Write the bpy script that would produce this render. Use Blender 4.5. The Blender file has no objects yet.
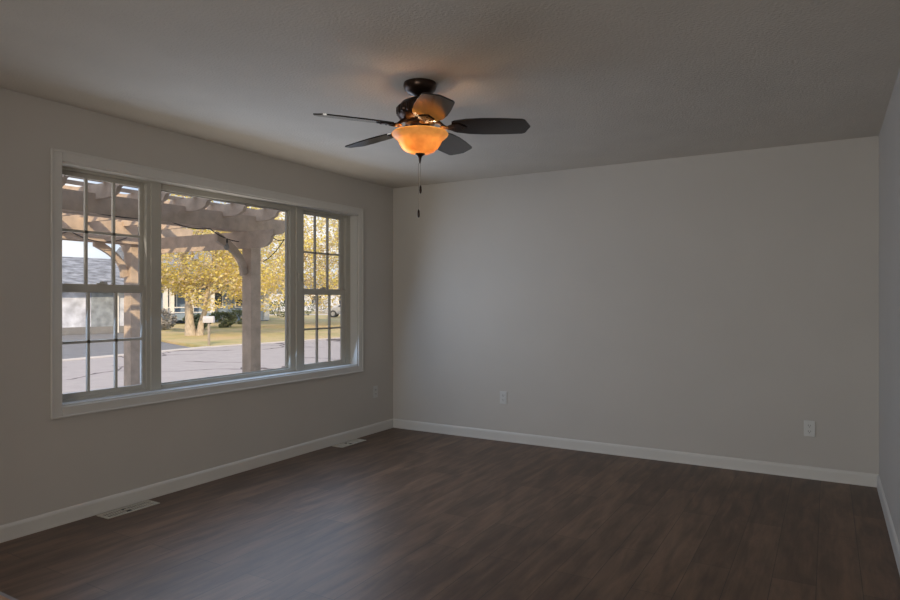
import bpy, bmesh, math, random
from mathutils import Vector, Matrix, noise
R = math.radians
random.seed(7)
S = bpy.context.scene
C = S.collection

# ------------------------------------------------------------------ camera, sky, sun, area lights, exposure
CAM = (3.826, -5.349, 1.30)
cd = bpy.data.cameras.new('camera'); cd.sensor_width = 36; cd.lens = 641.7/900*36
cd.clip_start = 0.02; cd.clip_end = 600
cam = bpy.data.objects.new('camera', cd); C.objects.link(cam)
cam.location = CAM; cam.rotation_euler = (R(90), 0, R(30.5)); S.camera = cam

S.view_settings.view_transform = 'Standard'; S.view_settings.look = 'None'
S.view_settings.gamma = 1; S.view_settings.use_curve_mapping = False
S.view_settings.exposure = 0.35

w = bpy.data.worlds.new('sky'); S.world = w; w.use_nodes = True
nt = w.node_tree; nt.nodes.clear()
wo = nt.nodes.new('ShaderNodeOutputWorld'); bg = nt.nodes.new('ShaderNodeBackground')
tc = nt.nodes.new('ShaderNodeTexCoord'); sx = nt.nodes.new('ShaderNodeSeparateXYZ')
rp = nt.nodes.new('ShaderNodeValToRGB'); ns = nt.nodes.new('ShaderNodeTexNoise')
cr = nt.nodes.new('ShaderNodeValToRGB'); mx = nt.nodes.new('ShaderNodeMix'); mx.data_type = 'RGBA'
mp = nt.nodes.new('ShaderNodeMapping'); mp.inputs['Scale'].default_value = (1, 1, 3.0)
mp.inputs['Location'].default_value = (0.35, 0.2, 0.1)
nt.links.new(tc.outputs['Generated'], sx.inputs[0]); nt.links.new(sx.outputs['Z'], rp.inputs[0])
rp.color_ramp.elements[0].position = 0.0; rp.color_ramp.elements[0].color = (.40, .52, .66, 1)
rp.color_ramp.elements[1].position = 0.5; rp.color_ramp.elements[1].color = (.16, .30, .62, 1)
nt.links.new(tc.outputs['Generated'], mp.inputs[0]); nt.links.new(mp.outputs[0], ns.inputs['Vector'])
ns.inputs['Scale'].default_value = 2.2; ns.inputs['Detail'].default_value = 5
cr.color_ramp.elements[0].position = .42; cr.color_ramp.elements[0].color = (0, 0, 0, 1)
cr.color_ramp.elements[1].position = .60; cr.color_ramp.elements[1].color = (1, 1, 1, 1)
nt.links.new(ns.outputs['Fac'], cr.inputs[0]); nt.links.new(cr.outputs[0], mx.inputs[0])
nt.links.new(rp.outputs[0], mx.inputs[6]); mx.inputs[7].default_value = (.82, .80, .78, 1)
nt.links.new(mx.outputs[2], bg.inputs[0]); bg.inputs[1].default_value = 1.3
nt.links.new(bg.outputs[0], wo.inputs[0])

sd = bpy.data.lights.new('sun', 'SUN'); sd.energy = 3.1; sd.angle = R(0.6); sd.color = (1, .78, .52)
sun = bpy.data.objects.new('sun', sd); C.objects.link(sun)
sun.rotation_euler = Vector((.70, -.75, .60)).to_track_quat('Z', 'Y').to_euler(); sun.location = (10, -10, 12)

def area(name, loc, target, sx_, sy_, energy, color):
    d = bpy.data.lights.new(name, 'AREA'); d.shape = 'RECTANGLE'; d.size = sx_; d.size_y = sy_
    d.energy = energy; d.color = color
    o = bpy.data.objects.new(name, d); C.objects.link(o); o.location = loc
    o.rotation_euler = (Vector(loc)-Vector(target)).to_track_quat('Z', 'Y').to_euler()
    return o
# added fill lamp at the unseen hall end, standing in for daylight there
area('hall_fill', (3.25, -8.85, 1.15), (3.1, -1, 2.3), 1.5, 2.0, 53, (1.0, .98, .90))
# fill lamp added on the right wall behind the camera, where no window is
area('side_fill', (4.06, -7.3, 1.45), (0, -3.4, 1.5), 1.6, 1.3, 16, (1.0, .87, .88))
# lamps added inside the front window boost its cool sky and warm paving light
area('front_window_cool_fill', (.04, -1.92, 1.39), (4, -2.2, .2), 2.6, 1.35, 15, (.46, .67, 1.0))
area('front_window_warm_fill', (.045, -1.92, 1.39), (4.1, -2.4, 2.2), 2.6, 1.35, 7.0, (1.0, .92, .82))

# ------------------------------------------------------------------ materials
def mat(name):
    m = bpy.data.materials.new(name); m.use_nodes = True
    return m, m.node_tree, m.node_tree.nodes['Principled BSDF']
def N(t, kind, **kw):
    n = t.nodes.new(kind)
    for k, v in kw.items():
        if k in n.inputs: n.inputs[k].default_value = v
        else: setattr(n, k, v)
    return n
def simple(name, col, rough=.6, metal=0, var=.08, scale=6, bump=0, bscale=60, spec=.5, stretch=(1, 1, 1), coord='Object'):
    """principled with a soft procedural colour variation and optional bump"""
    m, t, p = mat(name)
    tc = N(t, 'ShaderNodeTexCoord'); mp = N(t, 'ShaderNodeMapping', Scale=stretch)
    t.links.new(tc.outputs[coord], mp.inputs[0])
    n = N(t, 'ShaderNodeTexNoise', Scale=scale, Detail=5.0); t.links.new(mp.outputs[0], n.inputs['Vector'])
    r = N(t, 'ShaderNodeValToRGB')
    r.color_ramp.elements[0].position = .3; r.color_ramp.elements[1].position = .7
    r.color_ramp.elements[0].color = tuple(c*(1-var) for c in col)+(1,)
    r.color_ramp.elements[1].color = tuple(min(1, c*(1+var)) for c in col)+(1,)
    t.links.new(n.outputs['Fac'], r.inputs[0]); t.links.new(r.outputs[0], p.inputs['Base Color'])
    p.inputs['Roughness'].default_value = rough; p.inputs['Metallic'].default_value = metal
    p.inputs['Specular IOR Level'].default_value = spec
    if bump:
        n2 = N(t, 'ShaderNodeTexNoise', Scale=bscale, Detail=4.0); t.links.new(mp.outputs[0], n2.inputs['Vector'])
        b = N(t, 'ShaderNodeBump', Strength=bump, Distance=.004)
        t.links.new(n2.outputs['Fac'], b.inputs['Height']); t.links.new(b.outputs[0], p.inputs['Normal'])
    return m

M = {}
M['wall'] = simple('greige_wall_paint', (.55, .52, .478), .62, var=.02, scale=2, bump=.12, bscale=160, spec=.35)
M['ceil'] = simple('textured_ceiling_paint', (.65, .605, .54), .9, var=.03, scale=3, bump=1.0, bscale=75, spec=.1)
M['trim'] = simple('satin_white_trim', (.66, .64, .60), .42, var=.02, scale=4)
M['vinyl'] = simple('window_frame_vinyl', (.50, .475, .415), .40, var=.02, scale=4)
M['plate'] = simple('outlet_plastic', (.62, .62, .60), .35, var=.02)
M['slot'] = simple('outlet_slot_dark', (.06, .06, .06), .6, var=.02)
M['register'] = simple('register_cream_enamel', (.50, .46, .38), .4, var=.05)
M['duct'] = simple('duct_dark', (.05, .045, .04), .8)
M['bronze'] = simple('oil_rubbed_bronze', (.050, .030, .022), .30, .75, var=.3, scale=20)
M['bronze_hi'] = simple('brushed_bronze_highlight', (.42, .25, .12), .30, .8, var=.5, scale=45)
M['blade'] = simple('dark_walnut_blade', (.016, .009, .007), .15, var=.4, scale=8, stretch=(1, 8, 1), spec=1.0)
M['chain'] = simple('chain_metal', (.25, .2, .16), .35, .9)
M['cedar'] = simple('weathered_cedar', (.63, .51, .405), .8, var=.16, scale=3, stretch=(3, 3, 3), bump=.4, bscale=30, spec=.2)
M['cable'] = simple('black_cable', (.03, .03, .03), .6)
M['bulb'] = simple('clear_bulb_glass', (.35, .34, .32), .1, var=.1)
M['bark'] = simple('grey_brown_bark', (.50, .43, .35), .9, var=.3, scale=6, stretch=(4, 4, .8), bump=.8, bscale=10, spec=.2)
M['galv'] = simple('white_mailbox_metal', (.60, .58, .58), .4, var=.05)
M['postwood'] = simple('grey_post_wood', (.36, .31, .25), .85, var=.2)
M['mat_tan'] = simple('tan_woven_mat', (.50, .30, .19), .9, var=.12, scale=40, bump=.6, bscale=300)
M['mat_edge'] = simple('grey_mat_binding', (.30, .28, .27), .8, var=.08)
M['siding'] = simple('blue_grey_siding', (.26, .34, .45), .8, var=.12, scale=2)
M['slate'] = simple('slate_blue_door', (.30, .34, .39), .8, var=.3, scale=3)
M['pale_siding'] = simple('pale_blue_siding', (.50, .55, .62), .8, var=.08, scale=2)
M['white'] = simple('white_exterior_paint', (.86, .85, .83), .6, var=.04)
M['win_dark'] = simple('dark_house_window', (.05, .06, .08), .15, var=.3)
M['shingle'] = simple('blue_grey_shingles', (.27, .29, .33), .9, var=.5, scale=1.6, stretch=(1.2, 1.2, 7), bump=.5, bscale=20, spec=.2)
M['stone'] = simple('pale_mottled_stone', (.62, .66, .78), .85, var=.30, scale=2.2, bump=.5, bscale=10, spec=.2)
M['shrub'] = simple('dark_shrub_leaves', (.13, .17, .09), .9, var=.5, scale=4, spec=.1)
M['shrub_pale'] = simple('pale_shrub_leaves', (.30, .30, .20), .9, var=.4, scale=4, spec=.1)
M['hill'] = simple('distant_trees', (.26, .27, .24), .95, var=.35, scale=.5, spec=.1)
M['car'] = simple('silver_car_paint', (.50, .51, .54), .3, .3, var=.04)
M['tyre'] = simple('black_rubber', (.03, .03, .03), .8)
M['hub'] = simple('alloy_wheel', (.5, .5, .52), .3, .7)
M['ext_wall'] = simple('house_siding_beige', (.50, .47, .42), .8)
M['soffit'] = simple('soffit_white', (.55, .54, .52), .7)

def floor_mat():
    m, t, p = mat('dark_vinyl_plank')
    tc = N(t, 'ShaderNodeTexCoord'); mp = N(t, 'ShaderNodeMapping')
    mp.inputs['Rotation'].default_value = (0, 0, R(90)); t.links.new(tc.outputs['Object'], mp.inputs[0])
    b = N(t, 'ShaderNodeTexBrick', Scale=1.0, offset=.37)
    b.inputs['Brick Width'].default_value = 1.22; b.inputs['Row Height'].default_value = .18
    b.inputs['Mortar Size'].default_value = .0016; b.inputs['Mortar Smooth'].default_value = .3
    b.inputs['Color1'].default_value = (.30, .30, .30, 1); b.inputs['Color2'].default_value = (.70, .70, .70, 1)
    b.inputs['Mortar'].default_value = (.0, .0, .0, 1)
    t.links.new(mp.outputs[0], b.inputs['Vector'])
    mp2 = N(t, 'ShaderNodeMapping', Scale=(1.6, 9, 1)); t.links.new(mp.outputs[0], mp2.inputs[0])
    n = N(t, 'ShaderNodeTexNoise', Scale=1.5, Detail=6.0, Roughness=.6, Distortion=.4); t.links.new(mp2.outputs[0], n.inputs['Vector'])
    mp3 = N(t, 'ShaderNodeMapping', Scale=(1.5, 45, 1)); t.links.new(mp.outputs[0], mp3.inputs[0])
    n2 = N(t, 'ShaderNodeTexNoise', Scale=2.0, Detail=3.0); t.links.new(mp3.outputs[0], n2.inputs['Vector'])
    a = N(t, 'ShaderNodeMath', operation='MULTIPLY_ADD'); t.links.new(b.outputs['Color'], a.inputs[0]); a.inputs[1].default_value = .42
    t.links.new(n.outputs['Fac'], a.inputs[2])
    a2 = N(t, 'ShaderNodeMath', operation='MULTIPLY_ADD'); t.links.new(n2.outputs['Fac'], a2.inputs[0]); a2.inputs[1].default_value = .15
    t.links.new(a.outputs[0], a2.inputs[2])
    r = N(t, 'ShaderNodeValToRGB'); e = r.color_ramp.elements
    e[0].position = .45; e[0].color = (.046, .023, .012, 1); e[1].position = 1.0; e[1].color = (.200, .118, .070, 1)
    x = r.color_ramp.elements.new(.72); x.color = (.105, .060, .035, 1)
    t.links.new(a2.outputs[0], r.inputs[0])
    mxx = N(t, 'ShaderNodeMix', data_type='RGBA'); t.links.new(b.outputs['Fac'], mxx.inputs[0])
    t.links.new(r.outputs[0], mxx.inputs[6]); mxx.inputs[7].default_value = (.03, .018, .012, 1)
    t.links.new(mxx.outputs[2], p.inputs['Base Color'])
    p.inputs['Roughness'].default_value = .44; p.inputs['Specular IOR Level'].default_value = .5
    bp = N(t, 'ShaderNodeBump', Strength=.08, Distance=.002); t.links.new(n2.outputs['Fac'], bp.inputs['Height']); t.links.new(bp.outputs[0], p.inputs['Normal'])
    return m
M['floor'] = floor_mat()

def glass_mat():
    m, t, p = mat('window_glass'); t.nodes.remove(p)
    o = t.nodes['Material Output']
    tr = N(t, 'ShaderNodeBsdfTransparent', Color=(.95, .955, .955, 1)); gl = N(t, 'ShaderNodeBsdfGlossy', Roughness=.02, Color=(.9, .9, .9, 1))
    fr = N(t, 'ShaderNodeFresnel', IOR=1.25); mm = N(t, 'ShaderNodeMixShader')
    t.links.new(fr.outputs[0], mm.inputs[0]); t.links.new(tr.outputs[0], mm.inputs[1]); t.links.new(gl.outputs[0], mm.inputs[2])
    t.links.new(mm.outputs[0], o.inputs[0]); return m
M['glass'] = glass_mat()

def bowl_mat():
    m, t, p = mat('amber_glass_lit')
    tc = N(t, 'ShaderNodeTexCoord')
    n = N(t, 'ShaderNodeTexNoise', Scale=9.0, Detail=4.0); t.links.new(tc.outputs['Object'], n.inputs['Vector'])
    r = N(t, 'ShaderNodeValToRGB'); r.color_ramp.elements[0].color = (.66, .34, .09, 1); r.color_ramp.elements[1].color = (.95, .62, .20, 1)
    r.color_ramp.elements[0].position = .35; r.color_ramp.elements[1].position = .65
    t.links.new(n.outputs['Fac'], r.inputs[0]); t.links.new(r.outputs[0], p.inputs['Base Color'])
    t.links.new(r.outputs[0], p.inputs['Emission Color']); p.inputs['Emission Strength'].default_value = .27
    p.inputs['Roughness'].default_value = .25
    tl = N(t, 'ShaderNodeBsdfTranslucent'); t.links.new(r.outputs[0], tl.inputs[0])
    mm = N(t, 'ShaderNodeMixShader'); mm.inputs[0].default_value = .45
    t.links.new(p.outputs[0], mm.inputs[1]); t.links.new(tl.outputs[0], mm.inputs[2])
    t.links.new(mm.outputs[0], t.nodes['Material Output'].inputs[0]); return m
M['bowl'] = bowl_mat()

def leaf_mat(name, cols):
    m, t, p = mat(name)
    g = N(t, 'ShaderNodeNewGeometry'); r = N(t, 'ShaderNodeValToRGB')
    e = r.color_ramp.elements
    for i, c in enumerate(cols):
        if i < 2: x = e[i]
        else: x = e.new(.5)
        x.position = i/(len(cols)-1) if i else 0; x.color = tuple(c)+(1,)
    t.links.new(g.outputs['Random Per Island'], r.inputs[0]); t.links.new(r.outputs[0], p.inputs['Base Color'])
    p.inputs['Roughness'].default_value = .7; p.inputs['Specular IOR Level'].default_value = .2
    tl = N(t, 'ShaderNodeBsdfTranslucent'); t.links.new(r.outputs[0], tl.inputs[0])
    mm = N(t, 'ShaderNodeMixShader'); mm.inputs[0].default_value = .4
    t.links.new(p.outputs[0], mm.inputs[1]); t.links.new(tl.outputs[0], mm.inputs[2])
    t.links.new(mm.outputs[0], t.nodes['Material Output'].inputs[0]); return m
M['leaf'] = leaf_mat('yellow_maple_leaves', [(.84, .72, .20), (.93, .83, .28), (.88, .78, .40), (.90, .84, .60), (.70, .60, .56)])
M['leaf2'] = leaf_mat('thin_tan_leaves', [(.74, .60, .26), (.84, .68, .30), (.66, .56, .42), (.58, .50, .45)])
M['leaf_green'] = leaf_mat('green_shrub_leaves', [(.18, .22, .13), (.28, .31, .18), (.36, .37, .26), (.13, .16, .10)])
M['leaf_pale'] = leaf_mat('pale_grey_shrub_leaves', [(.42, .42, .40), (.55, .53, .52), (.34, .36, .36), (.48, .45, .40)])

def ground_mat(name, cols, scale, rough=.95, cracks=False):
    m, t, p = mat(name)
    tc = N(t, 'ShaderNodeTexCoord')
    n = N(t, 'ShaderNodeTexNoise', Scale=scale, Detail=8.0, Roughness=.65); t.links.new(tc.outputs['Object'], n.inputs['Vector'])
    r = N(t, 'ShaderNodeValToRGB'); e = r.color_ramp.elements
    e[0].position = .3; e[0].color = tuple(cols[0])+(1,); e[1].position = .7; e[1].color = tuple(cols[-1])+(1,)
    if len(cols) > 2:
        x = e.new(.5); x.color = tuple(cols[1])+(1,)
    t.links.new(n.outputs['Fac'], r.inputs[0]); out = r.outputs[0]
    if cracks:
        n3 = N(t, 'ShaderNodeTexNoise', Scale=.5, Detail=4.0); t.links.new(tc.outputs['Object'], n3.inputs['Vector'])
        va = N(t, 'ShaderNodeVectorMath', operation='MULTIPLY_ADD'); t.links.new(n3.outputs['Color'], va.inputs[0])
        va.inputs[1].default_value = (2.2, 2.2, 0); t.links.new(tc.outputs['Object'], va.inputs[2])
        v = N(t, 'ShaderNodeTexVoronoi', feature='DISTANCE_TO_EDGE', Scale=.33); t.links.new(va.outputs[0], v.inputs['Vector'])
        lt = N(t, 'ShaderNodeMath', operation='LESS_THAN'); t.links.new(v.outputs['Distance'], lt.inputs[0]); lt.inputs[1].default_value = .013
        n4 = N(t, 'ShaderNodeTexNoise', Scale=.3, Detail=2.0); t.links.new(tc.outputs['Object'], n4.inputs['Vector'])
        gt = N(t, 'ShaderNodeMath', operation='GREATER_THAN'); t.links.new(n4.outputs['Fac'], gt.inputs[0]); gt.inputs[1].default_value = .47
        ml = N(t, 'ShaderNodeMath', operation='MULTIPLY'); t.links.new(lt.outputs[0], ml.inputs[0]); t.links.new(gt.outputs[0], ml.inputs[1])
        m2 = N(t, 'ShaderNodeMix', data_type='RGBA'); t.links.new(ml.outputs[0], m2.inputs[0]); t.links.new(out, m2.inputs[6])
        m2.inputs[7].default_value = (.15, .13, .13, 1); out = m2.outputs[2]
    t.links.new(out, p.inputs['Base Color']); p.inputs['Roughness'].default_value = rough
    p.inputs['Specular IOR Level'].default_value = .2
    return m
M['pave'] = ground_mat('pale_cracked_asphalt', [(.43, .395, .385), (.50, .46, .445)], 3, cracks=True)
M['asphalt'] = ground_mat('grey_asphalt', [(.22, .22, .23), (.28, .28, .285)], 2)
M['lawn'] = ground_mat('autumn_lawn', [(.34, .35, .15), (.55, .46, .24), (.64, .48, .30)], .45)
M['curb'] = ground_mat('pale_curb', [(.60, .55, .50), (.68, .62, .57)], 3)
M['earth'] = ground_mat('patio_earth', [(.30, .27, .24), (.38, .34, .3)], 2)

# ------------------------------------------------------------------ mesh helpers
def box(bm, x0, x1, y0, y1, z0, z1):
    vs = [bm.verts.new(p) for p in ((x0,y0,z0),(x1,y0,z0),(x1,y1,z0),(x0,y1,z0),(x0,y0,z1),(x1,y0,z1),(x1,y1,z1),(x0,y1,z1))]
    for f in ((0,3,2,1),(4,5,6,7),(0,1,5,4),(1,2,6,5),(2,3,7,6),(3,0,4,7)): bm.faces.new([vs[i] for i in f])
    return vs
def prism(bm, pts, axis, a0, a1):
    """extrude a 2-D outline along an axis; pts are the other two coordinates in cyclic order"""
    def P(p, a):
        return {'x': (a, p[0], p[1]), 'y': (p[0], a, p[1]), 'z': (p[0], p[1], a)}[axis]
    A = [bm.verts.new(P(p, a0)) for p in pts]; B = [bm.verts.new(P(p, a1)) for p in pts]; n = len(pts)
    bm.faces.new(A); bm.faces.new(B[::-1])
    for i in range(n): bm.faces.new((A[i], B[i], B[(i+1) % n], A[(i+1) % n]))
def lathe(bm, prof, cx=0, cy=0, n=40, closed=False):
    rings = []
    for r, z in prof:
        if r < 1e-5: rings.append([bm.verts.new((cx, cy, z))])
        else: rings.append([bm.verts.new((cx+r*math.cos(2*math.pi*i/n), cy+r*math.sin(2*math.pi*i/n), z)) for i in range(n)])
    for a, b in zip(rings, rings[1:]):
        for i in range(n):
            j = (i+1) % n
            if len(a) == 1 and len(b) == 1: continue
            if len(a) == 1: bm.faces.new((a[0], b[i], b[j]))
            elif len(b) == 1: bm.faces.new((a[i], a[j], b[0]))
            else: bm.faces.new((a[i], a[j], b[j], b[i]))
    if not closed:
        if len(rings[0]) > 1: bm.faces.new(rings[0])
        if len(rings[-1]) > 1: bm.faces.new(rings[-1])
def tube(bm, pts, rad, n=8):
    pts = [Vector(p) for p in pts]; rads = rad if isinstance(rad, (list, tuple)) else [rad]*len(pts)
    rings = []; up = Vector((0, 0, 1))
    for i, p in enumerate(pts):
        d = (pts[min(i+1, len(pts)-1)]-pts[max(i-1, 0)]).normalized()
        s = d.cross(up)
        if s.length < .05: s = d.cross(Vector((1, 0, 0)))
        s.normalize(); u = s.cross(d)
        rings.append([bm.verts.new(p+(s*math.cos(2*math.pi*k/n)+u*math.sin(2*math.pi*k/n))*rads[i]) for k in range(n)])
    for a, b in zip(rings, rings[1:]):
        for k in range(n): bm.faces.new((a[k], a[(k+1) % n], b[(k+1) % n], b[k]))
    bm.faces.new(rings[0][::-1]); bm.faces.new(rings[-1])
def obj(name, bm, m, parent=None, loc=None, bevel=0, smooth=False, kind=None, label=None, rot=None):
    bmesh.ops.recalc_face_normals(bm, faces=bm.faces)
    me = bpy.data.meshes.new(name); bm.to_mesh(me); bm.free()
    me.materials.append(M[m] if isinstance(m, str) else m)
    if smooth:
        me.polygons.foreach_set('use_smooth', [True]*len(me.polygons))
        try: me.set_sharp_from_angle(angle=R(38))
        except Exception: pass
    o = bpy.data.objects.new(name, me); C.objects.link(o)
    if parent: o.parent = parent
    if loc: o.location = loc
    if rot: o.rotation_euler = rot
    if bevel:
        b = o.modifiers.new('bevel', 'BEVEL'); b.width = bevel; b.segments = 2; b.limit_method = 'ANGLE'
    if kind: o['kind'] = kind
    if label: o['label'] = label
    return o
def B(*args):
    bm = bmesh.new(); box(bm, *args); return bm
def thing(name, label, cat, loc=(0,0,0), rz=0, group=None, kind=None):
    o = bpy.data.objects.new(name, None); C.objects.link(o); o.empty_display_size = .1
    o.location = loc; o.rotation_euler = (0, 0, rz)
    if kind: o['kind'] = kind
    if label: o['label'] = label
    if cat: o['category'] = cat
    if group: o['group'] = group
    return o
def tag(o, label, cat, group=None):
    o['label'] = label; o['category'] = cat
    if group: o['group'] = group
    return o
def struct(name, bm, m, bevel=0, smooth=False): return obj(name, bm, m, bevel=bevel, kind='structure', smooth=smooth)
def copy_tree(o, parent=None):
    c = o.copy(); C.objects.link(c); c.parent = parent
    for ch in list(o.children): copy_tree(ch, c)
    return c

# ------------------------------------------------------------------ room shell
H = 2.44; W = 4.13; G = -.40
WY0, WY1, WZ0, WZ1 = -3.291, -.572, .683, 2.104          # window opening
HY = -9.0                                                # far end of the hall
struct('floor', B(-.16, W+.14, HY-.14, .14, -.12, 0), 'floor')
struct('ceiling', B(-.16, W+.14, HY-.14, .14, H, H+.12), 'ceil')
bm = bmesh.new()
box(bm, -.16, 0, HY-.14, WY0, 0, H); box(bm, -.16, 0, WY1, .14, 0, H)
box(bm, -.16, 0, WY0, WY1, 0, WZ0); box(bm, -.16, 0, WY0, WY1, WZ1, H)
struct('wall_left', bm, 'wall')
struct('wall_back', B(0, W+.14, 0, .14, 0, H), 'wall')
struct('wall_right', B(W, W+.14, HY-.14, 0, 0, H), 'wall')
struct('wall_blocker', B(0, 1.30, -5.80, -5.66, 0, H), 'wall')       # unseen stub wall added behind the camera to block some of the fill light
bm = bmesh.new(); box(bm, 0, 2.45, HY-.14, HY, 0, H); box(bm, 4.05, W, HY-.14, HY, 0, H); box(bm, 2.45, 4.05, HY-.14, HY, 2.15, H)
struct('wall_rear', bm, 'wall')
dr = thing('door_1', None, None, (2.45, HY-.02, 0), kind='structure')  # unseen glazed door, added as the setting for the hall fill lamp
bm = bmesh.new()
box(bm, 0, .09, -.05, 0, 0, 2.15); box(bm, 1.51, 1.6, -.05, 0, 0, 2.15); box(bm, .09, 1.51, -.05, 0, 2.05, 2.15); box(bm, .09, 1.51, -.05, 0, 0, .10)
box(bm, .76, .84, -.05, 0, .1, 2.05)
obj('door_frame', bm, 'vinyl', dr); obj('glass_pane', B(.09, 1.51, -.03, -.025, .1, 2.05), 'glass', dr)

def baseboard(name, p0, p1, nrm):
    p0 = Vector(p0); p1 = Vector(p1); n = Vector(nrm)
    prof = [(0, 0), (.013, 0), (.013, .010), (.012, .018), (.012, .072), (.009, .082), (.004, .088), (0, .090)]
    bm = bmesh.new(); A = []; Bv = []
    for d, z in prof:
        A.append(bm.verts.new((p0.x+n.x*d, p0.y+n.y*d, z))); Bv.append(bm.verts.new((p1.x+n.x*d, p1.y+n.y*d, z)))
    bm.faces.new(A); bm.faces.new(Bv[::-1]); k = len(prof)
    for i in range(k): bm.faces.new((A[i], Bv[i], Bv[(i+1) % k], A[(i+1) % k]))
    struct(name, bm, 'trim')
baseboard('baseboard_left', (0, -5.66, 0), (0, 0, 0), (1, 0, 0))
baseboard('baseboard_back', (0, 0, 0), (W, 0, 0), (0, -1, 0))
baseboard('baseboard_right', (W, HY, 0), (W, 0, 0), (-1, 0, 0))

# ------------------------------------------------------------------ window: casing, then three units
CW = .060
bm = bmesh.new()
for (y0, y1, z0, z1) in ((WY0-CW, WY0, WZ0-CW, WZ1+CW), (WY1, WY1+CW, WZ0-CW, WZ1+CW), (WY0, WY1, WZ1, WZ1+CW), (WY0, WY1, WZ0-CW, WZ0)):
    box(bm, 0, .016, y0, y1, z0, z1)
o = struct('trim_1', bm, 'trim', bevel=.004)
bm = bmesh.new()                                           # raised outer bead of the casing
for (y0, y1, z0, z1) in ((WY0-CW-.004, WY0-CW+.010, WZ0-CW-.004, WZ1+CW+.004), (WY1+CW-.010, WY1+CW+.004, WZ0-CW-.004, WZ1+CW+.004), (WY0-CW, WY1+CW, WZ1+CW-.010, WZ1+CW+.004), (WY0-CW, WY1+CW, WZ0-CW-.004, WZ0-CW+.008)):
    box(bm, .016, .022, y0, y1, z0, z1)
obj('casing_bead', bm, 'trim', o, bevel=.003)
bm = bmesh.new()                                           # jamb extension lining the opening
t_ = .010
box(bm, -.10, .002, WY0, WY0+t_*.3, WZ0, WZ1); box(bm, -.10, .002, WY1-t_, WY1, WZ0, WZ1)
box(bm, -.10, .002, WY0, WY1, WZ1-t_, WZ1); box(bm, -.10, .002, WY0, WY1, WZ0, WZ0+t_)
struct('trim_2', bm, 'trim')
bm = bmesh.new()                                           # the two mullion boards
box(bm, -.15, -.070, -2.668, -2.592, WZ0+t_, WZ1-t_); box(bm, -.15, -.070, -1.305, -1.228, WZ0+t_, WZ1-t_)
struct('trim_3', bm, 'vinyl', bevel=.003)

def rect_frame(bm, x0, x1, y0, y1, z0, z1, l, r, b, t):
    box(bm, x0, x1, y0, y0+l, z0, z1); box(bm, x0, x1, y1-r, y1, z0, z1)
    box(bm, x0, x1, y0+l, y1-r, z0, z0+b); box(bm, x0, x1, y0+l, y1-r, z1-t, z1)
Z0, Z1, ZM = WZ0+t_, WZ1-t_, 1.372
def double_hung(name, ya, yb, gl, gr, fl, fr):
    """ya..yb unit, gl..gr visible glass"""
    t = thing(name, None, None, (-.10, (ya+yb)/2, WZ0), kind='structure'); yo = (ya+yb)/2
    def loc(bm):
        for v in bm.verts: v.co -= Vector((-.10, yo, WZ0))
        return bm
    bm = bmesh.new(); rect_frame(bm, -.150, -.080, ya, yb, Z0, Z1, fl, fr, .016, .016)
    obj('window_frame', loc(bm), 'vinyl', t)
    for nm, x0, x1, z0, z1, bb, tt in (('upper_sash', -.132, -.112, ZM-.022, Z1-.016, .040, .028), ('lower_sash', -.108, -.088, Z0+.016, ZM+.026, .032, .052)):
        bm = bmesh.new(); rect_frame(bm, x0, x1, ya+fl, yb-fr, z0, z1, gl-ya-fl, yb-fr-gr, bb, tt)
        s = obj(nm, loc(bm), 'vinyl', t, bevel=.003)
        xm = (x0+x1)/2
        obj('glass_pane', loc(B(xm-.002, xm+.002, gl, gr, z0+bb, z1-tt)), 'glass', s)
        bm = bmesh.new(); gz0, gz1 = z0+bb, z1-tt
        for k in (1, 2):
            y = gl+(gr-gl)*k/3; box(bm, xm-.008, xm+.010, y-.008, y+.008, gz0, gz1)
        box(bm, xm-.008, xm+.010, gl, gr, (gz0+gz1)/2-.008, (gz0+gz1)/2+.008)
        obj('muntin_bars', loc(bm), 'vinyl', s)
    s = [c for c in t.children if c.name.startswith('lower_sash')][0]
    bm = bmesh.new(); y = (gl+gr)/2
    box(bm, -.108, -.088, y-.030, y+.030, ZM+.026, ZM+.034); lathe(bm, [(.012, ZM+.034), (.012, ZM+.042), (.008, ZM+.045)], -.098, y, 16)
    box(bm, -.104, -.096, y-.002, y+.034, ZM+.036, ZM+.043)
    obj('sash_lock', loc(bm), 'vinyl', s)
double_hung('window_1', WY0+.003, -2.668, -3.256, -2.722, .014, .028)
double_hung('window_3', -1.228, WY1-t_, -1.192, -.694, .018, .062)
t = thing('window_2', None, None, (-.10, -1.95, WZ0), kind='structure')
def lc(bm):
    for v in bm.verts: v.co -= Vector((-.10, -1.95, WZ0))
    return bm
bm = bmesh.new(); rect_frame(bm, -.150, -.086, -2.592, -1.305, Z0, Z1, .012, .060, .030, .040)
obj('window_frame', lc(bm), 'vinyl', t, bevel=.003)
bm = bmesh.new(); rect_frame(bm, -.125, -.112, -2.580, -1.365, Z0+.03, Z1-.04, .006, .012, .008, .008)
obj('glazing_bead', lc(bm), 'vinyl', t)
obj('glass_pane', lc(B(-.121, -.117, -2.575, -1.375, Z0+.035, Z1-.045)), 'glass', t)
obj('casement_latch', lc(B(-.070, -.052, -1.290, -1.276, 1.46, 1.53)), 'vinyl', t, bevel=.003)

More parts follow.
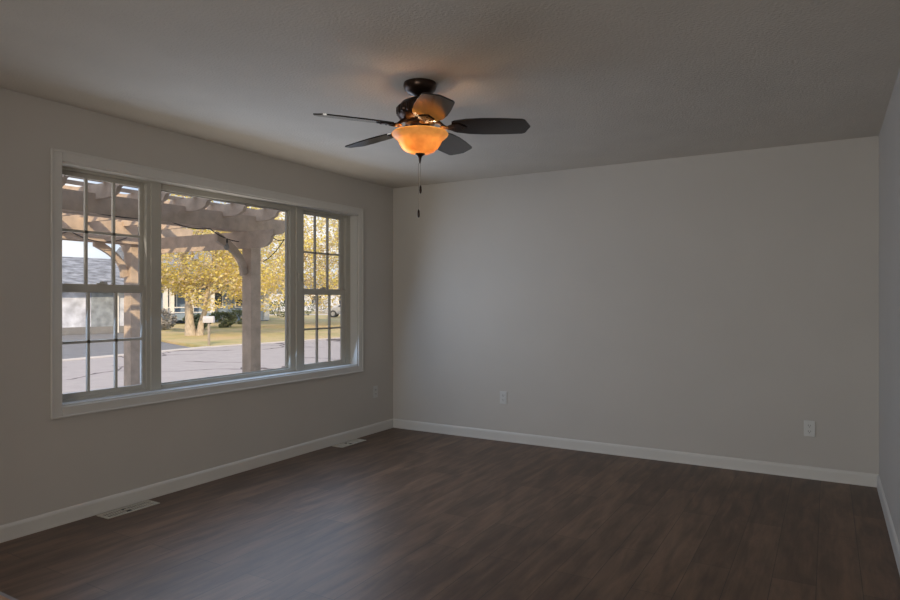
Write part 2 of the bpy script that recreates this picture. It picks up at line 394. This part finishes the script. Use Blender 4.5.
# ------------------------------------------------------------------ ceiling fan
a_ = R(30.5); dpt = 3.38; lat = (420-450)/641.7*dpt
FX = CAM[0]+lat*math.cos(a_)-dpt*math.sin(a_); FY = CAM[1]+lat*math.sin(a_)+dpt*math.cos(a_)
fan = thing('ceiling_fan', 'dark bronze five-blade ceiling fan with lit amber glass bowl', 'ceiling fan', (FX, FY, H))
FS = 1.024                                                # real size of the fan against its drawing
def z_(z): return 1.30+(z-1.30)*FS-H if z < 2.36 else z-H
bm = bmesh.new(); lathe(bm, [(.086, z_(2.44)), (.088, z_(2.425)), (.082, z_(2.405)), (.066, z_(2.392)), (.040, z_(2.380)), (.026, z_(2.374))]); obj('canopy', bm, 'bronze', fan, smooth=True)
bm = bmesh.new(); lathe(bm, [(.018, z_(2.376)), (.018, z_(2.315))], n=20); obj('downrod', bm, 'bronze', fan, smooth=True)
bm = bmesh.new(); lathe(bm, [(.028, z_(2.335)), (.060, z_(2.330)), (.095, z_(2.315)), (.114, z_(2.292)), (.118, z_(2.268)), (.118, z_(2.245)), (.108, z_(2.232)), (.090, z_(2.222)), (.072, z_(2.214))]); obj('motor_housing', bm, 'bronze', fan, smooth=True)
bm = bmesh.new(); rings = []                             # fluted band round the motor, one connected ribbed ring
for rr, zz in ((.1150, 2.291), (.1215, 2.283), (.1225, 2.268), (.1215, 2.253), (.1150, 2.247)):
    rings.append([bm.verts.new(((rr+(.0035 if (k % 6) < 3 else -.0030))*math.cos(2*math.pi*k/120), (rr+(.0035 if (k % 6) < 3 else -.0030))*math.sin(2*math.pi*k/120), z_(zz))) for k in range(120)])
for a, b in zip(rings, rings[1:]):
    for k in range(120): bm.faces.new((a[k], a[(k+1) % 120], b[(k+1) % 120], b[k]))
obj('motor_fluting', bm, 'bronze', fan, smooth=True)
bm = bmesh.new(); lathe(bm, [(.078, z_(2.214)), (.078, z_(2.204)), (.056, z_(2.198)), (.054, z_(2.160)), (.066, z_(2.152)), (.066, z_(2.146))]); obj('switch_housing', bm, 'bronze', fan, smooth=True)
# bowl: open top, flared rim, thickness given by an inner wall
outer = [(.148, 2.156), (.150, 2.152), (.146, 2.144), (.134, 2.134), (.121, 2.125), (.113, 2.112), (.107, 2.098), (.096, 2.082), (.078, 2.067), (.055, 2.057), (.030, 2.052), (.006, 2.050)]
inner = [(r-.004 if r > .01 else .002, z+.004) for r, z in outer][::-1]
bm = bmesh.new(); lathe(bm, [(r, z_(z)) for r, z in outer]+[(r, z_(z)) for r, z in inner], n=56, closed=True)
obj('glass_bowl', bm, 'bowl', fan, smooth=True, label='lit amber alabaster glass bowl')
bm = bmesh.new(); lathe(bm, [(.004, z_(2.150)), (.004, z_(2.052))], n=10); obj('bowl_rod', bm, 'bronze', fan)
bm = bmesh.new(); lathe(bm, [(.027, z_(2.054)), (.026, z_(2.049)), (.014, z_(2.040)), (.008, z_(2.030)), (.006, z_(2.015)), (.004, z_(2.004)), (0, z_(2.001))], n=24); obj('finial', bm, 'bronze', fan, smooth=True)
for (dx, zb, zt) in ((.0, 1.866, 2.002), (-.010, 1.742, 2.004)):
    cx, cy = dx*math.cos(a_)+.003, dx*math.sin(a_)
    bm = bmesh.new(); tube(bm, [(cx, cy, z_(zt)), (cx, cy, z_(zb)+.02)], .0011, 6)
    ch = obj('pull_chain', bm, 'chain', fan)
    bm = bmesh.new(); lathe(bm, [(.002, z_(zb)+.024), (.0055, z_(zb)+.016), (.0065, z_(zb)-.004), (.005, z_(zb)-.016), (.001, z_(zb)-.020)], cx, cy, 14)
    obj('pull_fob', bm, 'bronze', ch, smooth=True)
PITCH = 12; bz = z_(2.192)
def blade_bm():
    bm = bmesh.new()
    prof = [(.172, -.050), (.19, -.062), (.25, -.078), (.33, -.085), (.42, -.084), (.535, -.076), (.550, -.066), (.577, 0), (.550, .066), (.535, .076), (.42, .084), (.33, .085), (.25, .078), (.19, .062), (.172, .050), (.168, 0)]
    prism(bm, prof, 'z', -.0035, .0035)
    for v in bm.verts:
        x, y, z = v.co; v.co = Vector((x, y*math.cos(R(PITCH))+z*math.sin(R(PITCH)), z*math.cos(R(PITCH))-y*math.sin(R(PITCH))))
    return bm
def iron_bm():
    bm = bmesh.new()
    tube(bm, [(.070, 0, .030), (.100, 0, .022), (.130, .006, .000), (.155, .004, -.008), (.180, 0, -.008)], [.012, .010, .008, .009, .006], 10)
    # scrolled plate screwed under the blade root
    pts = [(.150, -.018), (.175, -.036), (.205, -.040), (.228, -.022), (.250, 0), (.228, .022), (.205, .040), (.175, .036), (.150, .018)]
    prism(bm, pts, 'z', -.0085, -.0045)
    for (x, y) in ((.185, -.022), (.185, .022), (.225, 0)):
        lathe(bm, [(.006, -.0085), (.005, -.0115), (0, -.0125)], x, y, 10)
    for v in bm.verts:
        x, y, z = v.co
        if x > .145: v.co.z = z-y*math.tan(R(PITCH))
    return bm
def ring_bm():
    bm = bmesh.new()
    pts = [(.128+.020*math.cos(2*math.pi*k/18), .020*math.sin(2*math.pi*k/18), -.006) for k in range(19)]
    tube(bm, pts, .0042, 6); return bm
b0 = None
for k in range(5):
    ang = R(-6.5+72*k)+a_
    if k == 0:
        b0 = obj('fan_blade', blade_bm(), 'blade', fan); b0.location = (0, 0, bz)
        i0 = obj('blade_iron', iron_bm(), 'bronze', b0, smooth=True, label='dark bronze blade bracket')
        r0 = obj('scroll_ring', ring_bm(), 'bronze_hi', b0, smooth=True, label='gilded scroll ring of the blade bracket')
        b = b0
    else: b = copy_tree(b0, fan)
    b.rotation_euler = (0, R(1.6), ang)
def point(name, loc, e, col, rad, par):
    d = bpy.data.lights.new(name, 'POINT'); d.energy = e; d.color = col; d.shadow_soft_size = rad
    o = bpy.data.objects.new(name, d); C.objects.link(o); o.location = loc; o.parent = par; return o
for k in range(2):
    a = R(60+180*k)
    point('bulb_light', (.055*math.cos(a), .055*math.sin(a), z_(2.108)), 0.62, (1, .68, .38), .018, fan)

# ------------------------------------------------------------------ floor registers, outlets, mat
def register(loc, rz, L, Wd):
    t = thing('floor_register', None, 'floor vent', loc, rz, 'floor registers along the window wall')
    bm = bmesh.new()
    fw = .016
    box(bm, -L/2, L/2, -Wd/2, -Wd/2+fw, 0, .006); box(bm, -L/2, L/2, Wd/2-fw, Wd/2, 0, .006)
    box(bm, -L/2, -L/2+fw, -Wd/2+fw, Wd/2-fw, 0, .006); box(bm, L/2-fw, L/2, -Wd/2+fw, Wd/2-fw, 0, .006)
    obj('frame', bm, 'register', t, bevel=.002)
    bm = bmesh.new(); n = 20
    for i in range(n):
        x = -L/2+fw+(L-2*fw)*(i+.5)/n
        if abs(x+.02) < .014: continue
        prism(bm, [(x-.0030, .0010), (x+.0010, .0042), (x+.0024, .0042), (x-.0012, .0010)], 'y', -Wd/2+fw, Wd/2-fw)
    box(bm, -L/2+fw, L/2-fw, -.003, .003, .001, .0055)
    obj('louvers', bm, 'register', t)
    obj('damper_pan', B(-L/2+fw, L/2-fw, -Wd/2+fw, Wd/2-fw, 0, .0009), 'duct', t)
    obj('damper_lever', B(-.028, -.012, -.010, .010, .002, .010), 'register', t, bevel=.001)
    return t
v1 = register((.092, -2.930, 0), R(90), .345, .120); v1['label'] = 'cream floor register below the left sash window, nearer the camera'
v2 = register((.090, -.800, 0), R(90), .345, .120); v2['label'] = 'cream floor register near the far corner, below the right sash window'

def outlet(loc, rz, label):
    t = thing('wall_outlet', label, 'outlet', loc, rz, 'white duplex outlets')      # faces local -Y
    obj('cover_plate', B(-.036, .036, -.006, 0, -.058, .058), 'plate', t, bevel=.003)
    for s in (1, -1):
        bm = bmesh.new(); z = s*.021
        prism(bm, [(.017*math.cos(2*math.pi*k/20)*1.0, z+max(-.0145, min(.0145, .017*math.sin(2*math.pi*k/20)))) for k in range(20)], 'y', -.0085, -.005)
        rc = obj('receptacle', bm, 'plate', t)
        bm = bmesh.new(); box(bm, -.0085, -.0060, -.0092, -.0080, z-.003, z+.009); box(bm, .0060, .0085, -.0092, -.0080, z-.002, z+.008)
        lathe(bm, [(.003, 0), (.003, .0012)], 0, 0, 10)
        for v in bm.verts:
            if len(v.link_edges) and abs(v.co.x) <= .0031 and v.co.y > -.005: v.co = Vector((v.co.x, -.0080-v.co.z, z-.008+v.co.y))
        obj('slots', bm, 'slot', rc)
    bm = bmesh.new(); lathe(bm, [(.003, 0), (.002, .001)], 0, 0, 10)
    for v in bm.verts: v.co = Vector((v.co.x, -.006-v.co.z, v.co.y))
    obj('screw', bm, 'plate', t)
outlet((3.710, 0, .365), 0, 'white duplex outlet on the back wall toward the right corner')
outlet((1.248, 0, .400), 0, 'white duplex outlet on the back wall nearer the left corner')
outlet((0, -.300, .400), R(90), 'white duplex outlet on the window wall beside the corner')

def rounded(x0, x1, y0, y1, r, n=8):
    P = []
    for cx, cy, a0 in ((x1-r, y1-r, 0), (x0+r, y1-r, 90), (x0+r, y0+r, 180), (x1-r, y0+r, 270)):
        for k in range(n+1):
            a = R(a0+90*k/n); P.append((cx+r*math.cos(a), cy+r*math.sin(a)))
    return P
dm = thing('floor_mat', 'tan rug corner with grey binding at the lower left edge of the floor', 'rug', (0.60, -4.51, 0), 0)
bm = bmesh.new(); prism(bm, rounded(-.55, .55, -.6, .6, .06), 'z', .0, .008); obj('binding', bm, 'mat_edge', dm, label='grey mat binding')
bm = bmesh.new(); prism(bm, rounded(-.53, .53, -.58, .58, .05), 'z', .006, .011); obj('field', bm, 'mat_tan', dm)

# ------------------------------------------------------------------ house exterior (shades the near half of the pergola)
bm = bmesh.new()
box(bm, -.20, -.162, HY-.14, WY0-.02, G, 2.75); box(bm, -.20, -.162, WY1+.02, .6, G, 2.75)
box(bm, -.20, -.162, WY0-.02, WY1+.02, G, WZ0-.02); box(bm, -.20, -.162, WY0-.02, WY1+.02, WZ1+.02, 2.75)
struct('wall_exterior', bm, 'ext_wall')
bm = bmesh.new(); prism(bm, [(-.86, 2.84), (-.86, 3.00), (2.1, 4.2), (5.1, 3.0), (5.1, 2.84)], 'y', HY-.6, .75)
struct('roof', bm, 'shingle')
struct('soffit', B(-.84, 0, HY-.6, .75, 2.76, 2.84), 'soffit')

# ------------------------------------------------------------------ ground
def poly(name, pts, z0, z1, m):
    bm = bmesh.new(); prism(bm, pts, 'z', z0, z1); return struct(name, bm, m)
poly('ground', [(-300, -200), (300, -200), (300, 300), (-300, 300)], G-.5, G-.06, 'lawn')
poly('patio', [(-5, -10), (-.2, -10), (-.2, 3), (-5, 3)], G-.06, G+.012, 'pave')
poly('street', [(-14.6, -60), (-.2, -60), (-.2, 60), (-14.9, 60), (-15.0, 17), (-15.4, 10.2), (-14.9, 7.0), (-14.6, 4)], G-.06, G, 'pave')
poly('side_street', [(-60, -60), (-14.55, -60), (-14.55, 4), (-14.85, 7.0), (-15.35, 9.6), (-19.0, 11.0), (-28.8, 15.2), (-60, 27)], G-.055, G-.006, 'asphalt')
bm = bmesh.new()
cp = [(-14.50, -40), (-14.50, 4), (-14.85, 7.0), (-15.35, 10.1), (-14.98, 17), (-14.9, 60)]
for a, b in zip(cp, cp[1:]):
    vs = [bm.verts.new(p) for p in ((a[0]-.22, a[1], G-.02), (a[0]+.10, a[1], G-.02), (b[0]+.10, b[1], G-.02), (b[0]-.22, b[1], G-.02), (a[0]-.22, a[1], G+.03), (a[0]+.10, a[1], G+.015), (b[0]+.10, b[1], G+.015), (b[0]-.22, b[1], G+.03))]
    for f in ((0,3,2,1),(4,5,6,7),(0,1,5,4),(1,2,6,5),(2,3,7,6),(3,0,4,7)): bm.faces.new([vs[i] for i in f])
struct('curb', bm, 'curb')
poly('lawn', [(-15.05, 17), (-15.5, 10.2), (-19.0, 11.2), (-28.8, 15.4), (-60, 27.2), (-90, 60), (-70, 140), (-15, 140)], G-.05, G+.03, 'lawn')
poly('far_street', [(-60, 40), (-30, 72), (-26, 69), (-56, 37)], G+.03, G+.05, 'curb')

# ------------------------------------------------------------------ pergola
pg = thing('pergola', 'weathered cedar pergola with notched beams standing outside the window', 'pergola', (-2.5, -2.0, G))
def pl(bm):
    for v in bm.verts: v.co -= Vector((-2.5, -2.0, G))
    return bm
def tail_beam_y(x0, x1, ya, yb, z0, z1):
    """beam along Y with scrolled tails"""
    h = z1-z0; bm = bmesh.new()
    pts = [(ya+.20, z0)]+[(ya+.20-.17*math.sin(R(a)), z0+h*.62*(1-math.cos(R(a)))) for a in (30, 60, 90)]+[(ya, z1-h*.30), (ya, z1), (yb, z1), (yb, z1-h*.30)]+[(yb-.20+.17*math.sin(R(a)), z0+h*.62*(1-math.cos(R(a)))) for a in (90, 60, 30)]+[(yb-.20, z0)]
    prism(bm, pts, 'x', x0, x1); return pl(bm)
def tail_beam_x(y0, y1, xa, xb, z0, z1):
    h = z1-z0; bm = bmesh.new()
    pts = [(xa+.20, z0)]+[(xa+.20-.17*math.sin(R(a)), z0+h*.62*(1-math.cos(R(a)))) for a in (30, 60, 90)]+[(xa, z1-h*.30), (xa, z1), (xb, z1), (xb, z1-h*.30)]+[(xb-.20+.17*math.sin(R(a)), z0+h*.62*(1-math.cos(R(a)))) for a in (90, 60, 30)]+[(xb-.20, z0)]
    prism(bm, pts, 'y', y0, y1); return pl(bm)
XA, XB, YP, YQ = -1.60, -3.28, -.41, -3.95
YP2 = -.70                                               # the far corner post stands a little nearer
for x in (XA, XB):
    for y in (YP if x == XA else YP2, YQ):
        obj('post', pl(B(x-.07, x+.07, y-.07, y+.07, G, 2.20)), 'cedar', pg, bevel=.006)
for x in (XA, XB):
    for s in (-1, 1): obj('beam', tail_beam_y(x+s*.09-.019, x+s*.09+.019, -4.55, .05, 2.03 if x == XA else 1.955, 2.20), 'cedar', pg)
obj('cross_tie', tail_beam_x(-.575, -.535, -3.74, -1.10, 1.85, 2.03), 'cedar', pg)
obj('cross_tie', tail_beam_x(YQ-.11, YQ-.072, -3.74, -1.15, 1.83, 1.985), 'cedar', pg)
for k in range(10):
    y = -.43-.44*k
    obj('rafter', tail_beam_x(y-.02-(0 if k else .0), y+.02, -4.55, -1.15, 2.15, 2.275), 'cedar', pg)
for k in range(11):
    x = -1.35-.30*k
    obj('slat', pl(B(x-.02, x+.02, -4.7, -.05, 2.275, 2.305)), 'cedar', pg)
def brace(x, y, dy, dx=0):
    """curved knee brace from post (x,y) up towards dy"""
    n = 10; th = .10; bm = bmesh.new(); A = []; Bq = []
    L = .40; hgt = .42
    for i in range(n+1):
        u = i/n
        d = .05+.02+L*(u**1.5); z = 1.585+hgt*(u**.68)
        A.append((d, z))
        Bq.append((d+.10*(1-u)*.75, z-.10*(.30+.70*u)))
    pts = A+Bq[::-1]
    if dy:
        prism(bm, [(y+dy*p[0], p[1]) for p in pts], 'x', x-.022, x+.022)
    else:
        prism(bm, [(x+dx*p[0], p[1]) for p in pts], 'y', y-.022, y+.022)
    return obj('brace', pl(bm), 'cedar', pg)
brace(XA, YP, -1); brace(XA, YQ, 1); brace(XB, YP2, -1); brace(XB, YQ, 1); brace(XB, YP2, 1)

# string lights slung along the pergola beams
sl = thing('string_lights', 'black string light cable sagging along the pergola beams', 'string lights', (XA, -.3, 2.0))
anc = [(-1.50, -3.4, 2.06), (-1.50, -2.4, 2.06), (-1.50, -1.55, 2.06), (-1.55, -1.00, 2.02), (-1.62, -.52, 1.93), (-1.50, -.22, 2.02), (-1.42, -.10, 1.98), (-1.50, -.34, 1.72)]
anc2 = [(-3.16, -3.2, 2.04), (-3.16, -2.2, 2.04), (-3.16, -1.5, 2.04), (-3.16, -.85, 2.02)]
def cable(bm, pts, sag):
    full = []; mids = []
    for a, b in zip(pts, pts[1:]):
        a = Vector(a); b = Vector(b)
        for i in range(10):
            u = i/10; p = a.lerp(b, u); p.z -= sag*4*u*(1-u); full.append(p-Vector((XA, -.3, 2.0)))
        m = a.lerp(b, .5); m.z -= sag; mids.append(m-Vector((XA, -.3, 2.0)))
    full.append(Vector(pts[-1])-Vector((XA, -.3, 2.0))); tube(bm, full, .005, 6); return mids
bm = bmesh.new(); m1 = cable(bm, anc, .035); m2 = cable(bm, anc2, .08); obj('cable', bm, 'cable', sl)
for m_ in (m1[0], m1[3], m2[0]):
    bm = bmesh.new(); lathe(bm, [(.012, 0), (.014, -.03), (.012, -.045)], 0, 0, 10); sk = obj('lamp_socket', bm, 'cable', sl, loc=m_, smooth=True)
    bm = bmesh.new(); lathe(bm, [(.012, -.045), (.026, -.075), (.028, -.095), (.018, -.115), (0, -.122)], 0, 0, 14); obj('bulb', bm, 'bulb', sk, smooth=True)

# ------------------------------------------------------------------ trees and shrubs
def leaves(bm, blobs, n, size, rnd):
    tot = sum(b[3]*b[4]*b[5] for b in blobs)
    for (cx, cy, cz, rx, ry, rz_) in blobs:
        for _ in range(int(n*rx*ry*rz_/tot)):
            while True:
                v = Vector((rnd.uniform(-1, 1), rnd.uniform(-1, 1), rnd.uniform(-1, 1)))
                if v.length < 1: break
            v *= (v.length**-.35) if v.length > .05 else 1
            p = Vector((cx+v.x*rx, cy+v.y*ry, cz+v.z*rz_))
            if noise.noise(p*.9) < -.16: continue
            s = size*rnd.uniform(.6, 1.3)
            q = Matrix.Rotation(rnd.uniform(0, 6.28), 3, 'Z') @ Matrix.Rotation(rnd.uniform(-1.2, 1.2), 3, 'X') @ Matrix.Rotation(rnd.uniform(0, 6.28), 3, 'Z')
            vs = [bm.verts.new(p+q @ Vector(c)) for c in ((-s*.5, 0, 0), (0, -s*.42, s*.06), (s*.6, 0, 0), (0, s*.42, s*.06))]
            bm.faces.new(vs)
def limb_path(a, b, rnd, wob=.15, n=6):
    a = Vector(a); b = Vector(b)
    return [a.lerp(b, i/n)+(Vector((rnd.uniform(-wob, wob), rnd.uniform(-wob, wob), 0)) if 0 < i < n else Vector()) for i in range(n+1)]
def tree(name, label, loc, stems, crown, n, size, leafm, seed, trunk_r=.28):
    rnd = random.Random(seed)
    t = thing(name, label, 'tree', loc, 0, 'autumn trees beyond the street')
    bm = bmesh.new()
    for (ox, oy, tx, ty, h, r) in stems:
        P = limb_path((ox, oy, -.05), (tx, ty, h), rnd, .06)
        k = len(P)-1
        tube(bm, P, [r*(1.35 if i == 0 else 1-.5*i/k) for i in range(k+1)], 10)
        for _ in range(7):
            a = rnd.uniform(0, 6.28); st = P[rnd.choice([3, 4, 5, 6])]; L = rnd.uniform(1.2, 2.6)
            tube(bm, limb_path(st, st+Vector((math.cos(a)*L, math.sin(a)*L, rnd.uniform(.6, 1.8))), rnd, .12), [r*.38*(1-.13*i) for i in range(7)], 6)
    obj('trunk', bm, 'bark', t, smooth=True)
    bm = bmesh.new(); leaves(bm, crown, n, size, rnd); obj('foliage', bm, leafm, t)
    return t
def along(px, depth):                   # point on the ground along a bearing from the camera spot
    u = (px-450)/641.7
    return (CAM[0]+depth*(u*math.cos(a_)-math.sin(a_)), CAM[1]+depth*(u*math.sin(a_)+math.cos(a_)), G)
rt = Vector((math.cos(a_), math.sin(a_), 0))
def blobs(spec):                        # (right, up, back, r, rz)
    out = []
    for s, zc, d, r, rz_ in spec:
        v = rt*s+Vector((-rt.y, rt.x, 0))*d; out.append((v.x, v.y, zc, r, r, rz_))
    return out
tree('maple_tree', 'yellow maple with two grey trunks on the lawn behind the mailbox', (-21.93, 14.65, G+.02),
     [(-.17, -.10, -.40, -.25, 4.0, .22), (.18, .11, .75, .50, 3.8, .14)],
     blobs([(.1, 4.4, 0, 2.4, 2.6), (2.6, 3.9, .5, 1.9, 2.3), (-.9, 3.2, .4, 1.4, 1.4), (1.2, 2.15, -.4, 1.6, 1.0), (3.0, 2.1, .2, 1.3, 1.0), (-1.3, 2.5, .2, 1.0, .8)]), 26000, .13, 'leaf', 3)
tree('maple_tree', 'large yellow maple behind the right mullion of the window', along(293, 40),
     [(0, 0, .3, .3, 5, .30)], blobs([(-1.6, 4.9, 0, 3.2, 3.4), (1.5, 4.4, .5, 2.9, 3.3), (-3.6, 4.3, 1, 2.4, 2.6)]), 22000, .16, 'leaf', 5)
tree('maple_tree', 'sparser tan and yellow tree at the far right of the window', along(356, 46),
     [(0, 0, .2, .1, 6, .22)], blobs([(-.7, 4.2, 0, 2.2, 2.6), (-3.3, 3.8, 1, 1.7, 1.9), (-.1, 7.2, 0, 1.7, 2.4), (-3.2, 6.9, 0, 1.0, 2.2)]), 12000, .16, 'leaf2', 8)
tree('maple_tree', 'yellow tree standing left of the blue house', along(158, 62),
     [(0, 0, .2, .3, 5, .3)], blobs([(.5, 5.6, 0, 3.2, 3.8), (5.0, 6.5, 1, 3.4, 4.2)]), 9000, .26, 'leaf', 11)

def shrub(label, px, depth, r, h, m, seed, n=900, dome=(1.0, .9), group='shrubs on the lawns across the street'):
    x, y, z = along(px, depth); rnd = random.Random(seed)
    t = thing('shrub', label, 'shrub', (x, y, z), 0, group)
    bm = bmesh.new(); tube(bm, [(0, 0, 0), (.02, .02, h*.6)], [.05, .03], 6); obj('stem', bm, 'bark', t)
    bm = bmesh.new(); leaves(bm, [(0, 0, h*.52, r*dome[0], r*dome[1], h*.5)], n, .17, rnd); obj('foliage', bm, m, t)
shrub('grey-green shrub left of the twin maple trunks', 161, 36, .9, 1.2, 'leaf_pale', 21, 1500)
shrub('dark green low shrub just right of the mailbox', 222, 39, .9, 1.0, 'leaf_green', 22, 1300)
shrub('dark green broad shrub in front of the blue house, beside the pergola post', 241, 45, 1.2, 1.0, 'leaf_green', 23, 1300)
shrub('dark shrub behind the twin maple trunks', 196, 36.5, .8, .9, 'leaf_green', 24, 1300)
shrub('low green shrub right of the white house corner', 279, 62, 1.6, 1.6, 'leaf_green', 25, 1300)
shrub('low green shrub in the far left pane of the right sash window', 303, 70, 1.5, 1.7, 'leaf_green', 26, 1000)
shrub('low grey shrub left of the silver car', 321, 80, 1.5, 1.7, 'leaf_pale', 27, 1000)

# ------------------------------------------------------------------ mailbox
mb = thing('mailbox', 'white mailbox on a thin grey post at the lawn edge', 'mailbox', (-15.75, 10.45, G+.03), R(35))
obj('post', B(-.035, .035, -.035, .035, 0, .86), 'postwood', mb)
bm = bmesh.new(); prism(bm, [(-.10, .84), (.10, .84), (.10, .98)]+[(.10*math.cos(R(a)), .98+.10*math.sin(R(a))) for a in range(20, 180, 20)]+[(-.10, .98)], 'x', -.19, .19); obj('box', bm, 'galv', mb)
obj('flag', B(.02, .14, .102, .108, 1.0, 1.05), 'galv', mb)

# ------------------------------------------------------------------ houses
def window_part(parent, x, y0, y1, z0, z1):
    f = bmesh.new(); rect_frame(f, x, x+.08, y0, y1, z0, z1, .08, .08, .08, .08); f_ = obj('window_frame', f, 'white', parent)
    obj('window_pane', B(x, x+.03, y0+.08, y1-.08, z0+.08, z1-.08), 'win_dark', f_)
# blue house with porch: local x toward viewer, local y to the right
hx, hy, _ = along(268, 52)
bh = thing('house', 'blue-grey house with white porch columns behind the yellow maple', 'house', (hx, hy, G), R(-10))
obj('wall', B(-8, 0, -9.4, 0, 0, 3.2), 'siding', bh)
obj('side_panel', B(0, .06, -1.05, -.35, .1, 3.0), 'pale_siding', bh)
obj('corner_board', B(0, .16, -.46, .02, .1, 3.2), 'white', bh)
obj('porch_deck', B(0, 1.8, -9.4, -5.6, .3, .75), 'siding', bh)
for y in (-9.2, -8.75, -7.35, -5.75):
    obj('porch_column', B(1.5, 1.72, y-.13, y+.13, .75, 3.0), 'white', bh)
bm = bmesh.new(); box(bm, 1.55, 1.65, -9.1, -5.8, 1.15, 1.22); box(bm, 1.56, 1.64, -9.1, -5.8, .80, .86)
obj('porch_railing', bm, 'white', bh)
for (y0, y1) in ((-8.4, -7.6), (-5.2, -4.0), (-3.0, -1.8)): window_part(bh, 0, y0, y1, 1.1, 2.7)
bm = bmesh.new(); prism(bm, [(2.2, 3.0), (2.2, 3.2), (-4, 5.6), (-9, 3.2), (-9, 3.0)], 'y', -9.9, .5); obj('roof', bm, 'shingle', bh)
# garage at the far end of the side street
gx, gy, _ = along(134, 34)
gh = thing('garage', 'grey-shingled garage with pale stone wall seen through the left sash', 'garage', (gx, gy, G), R(-8))
obj('wall', B(-5, 0, -12, 0, 0, 2.3), 'stone', gh)
obj('garage_door', B(0, .05, -2.15, -.95, .35, 2.2), 'slate', gh)
obj('foundation', B(0, .10, -12, -.15, 0, .35), 'asphalt', gh)
obj('downspout', B(0, .14, -.95, -.84, 0, 2.2), 'white', gh)
bm = bmesh.new(); prism(bm, [(.45, 2.15), (.45, 2.32), (-2.9, 4.0), (-5.6, 2.32), (-5.6, 2.15)], 'y', -12.5, .45); obj('roof', bm, 'shingle', gh)
# grey house in the distance at right
dx_, dy_, _ = along(318, 95)
dh = thing('house', 'distant grey house in the right sash window', 'house', (dx_, dy_, G), R(-45))
obj('wall', B(-6, 0, -7, 7, 0, 3), 'stone', dh)
for y in (-5, -1, 3): window_part(dh, 0, y, y+1.6, 1, 2.4)
bm = bmesh.new(); prism(bm, [(.6, 2.9), (.6, 3.1), (-3, 4.8), (-6.6, 3.1), (-6.6, 2.9)], 'y', -7.5, 7.5); obj('roof', bm, 'shingle', dh)
# wooded horizon
bm = bmesh.new(); rnd = random.Random(4)
for i in range(60):
    px = 60+i*6; d = 140+rnd.uniform(-10, 10); x, y, z = along(px, d); h = rnd.uniform(3.0, 6.0)
    if px < 150: h = 2.4
    lathe(bm, [(3.5, G), (4.6, G+h*.4), (3.8, G+h*.75), (1.8, G+h*.95), (0, G+h)], x, y, 10)
o = obj('woodland', bm, 'hill'); o['kind'] = 'stuff'; tag(o, 'low wooded skyline far beyond the houses', 'woods')

# ------------------------------------------------------------------ parked car
cxx, cyy, _ = along(349, 62)
car = thing('car', 'silver car parked beyond the lawn in the right sash window', 'car', (cxx, cyy, G+.05), R(32))
bm = bmesh.new(); prism(bm, [(-2.2, .35), (-2.25, .75), (-1.9, .92), (-1.1, .98), (-.55, 1.42), (.85, 1.45), (1.55, 1.02), (2.15, .95), (2.25, .6), (2.2, .32)], 'y', -.85, .85); obj('body', bm, 'car', car, bevel=.06)
bm = bmesh.new(); prism(bm, [(-.95, 1.0), (-.50, 1.37), (.80, 1.39), (1.35, 1.03)], 'y', -.87, .87); obj('side_windows', bm, 'win_dark', car)
for (x, y) in ((-1.4, -.80), (1.4, -.80), (-1.4, .80), (1.4, .80)):
    bm = bmesh.new(); lathe(bm, [(.33, -.11), (.34, 0), (.33, .11)], 0, 0, 24)
    wh = obj('wheel', bm, 'tyre', car, loc=(x, y, .33), rot=(R(90), 0, 0))
    bm = bmesh.new(); lathe(bm, [(.20, -.13), (.20, .13)], 0, 0, 16); obj('hubcap', bm, 'hub', wh)
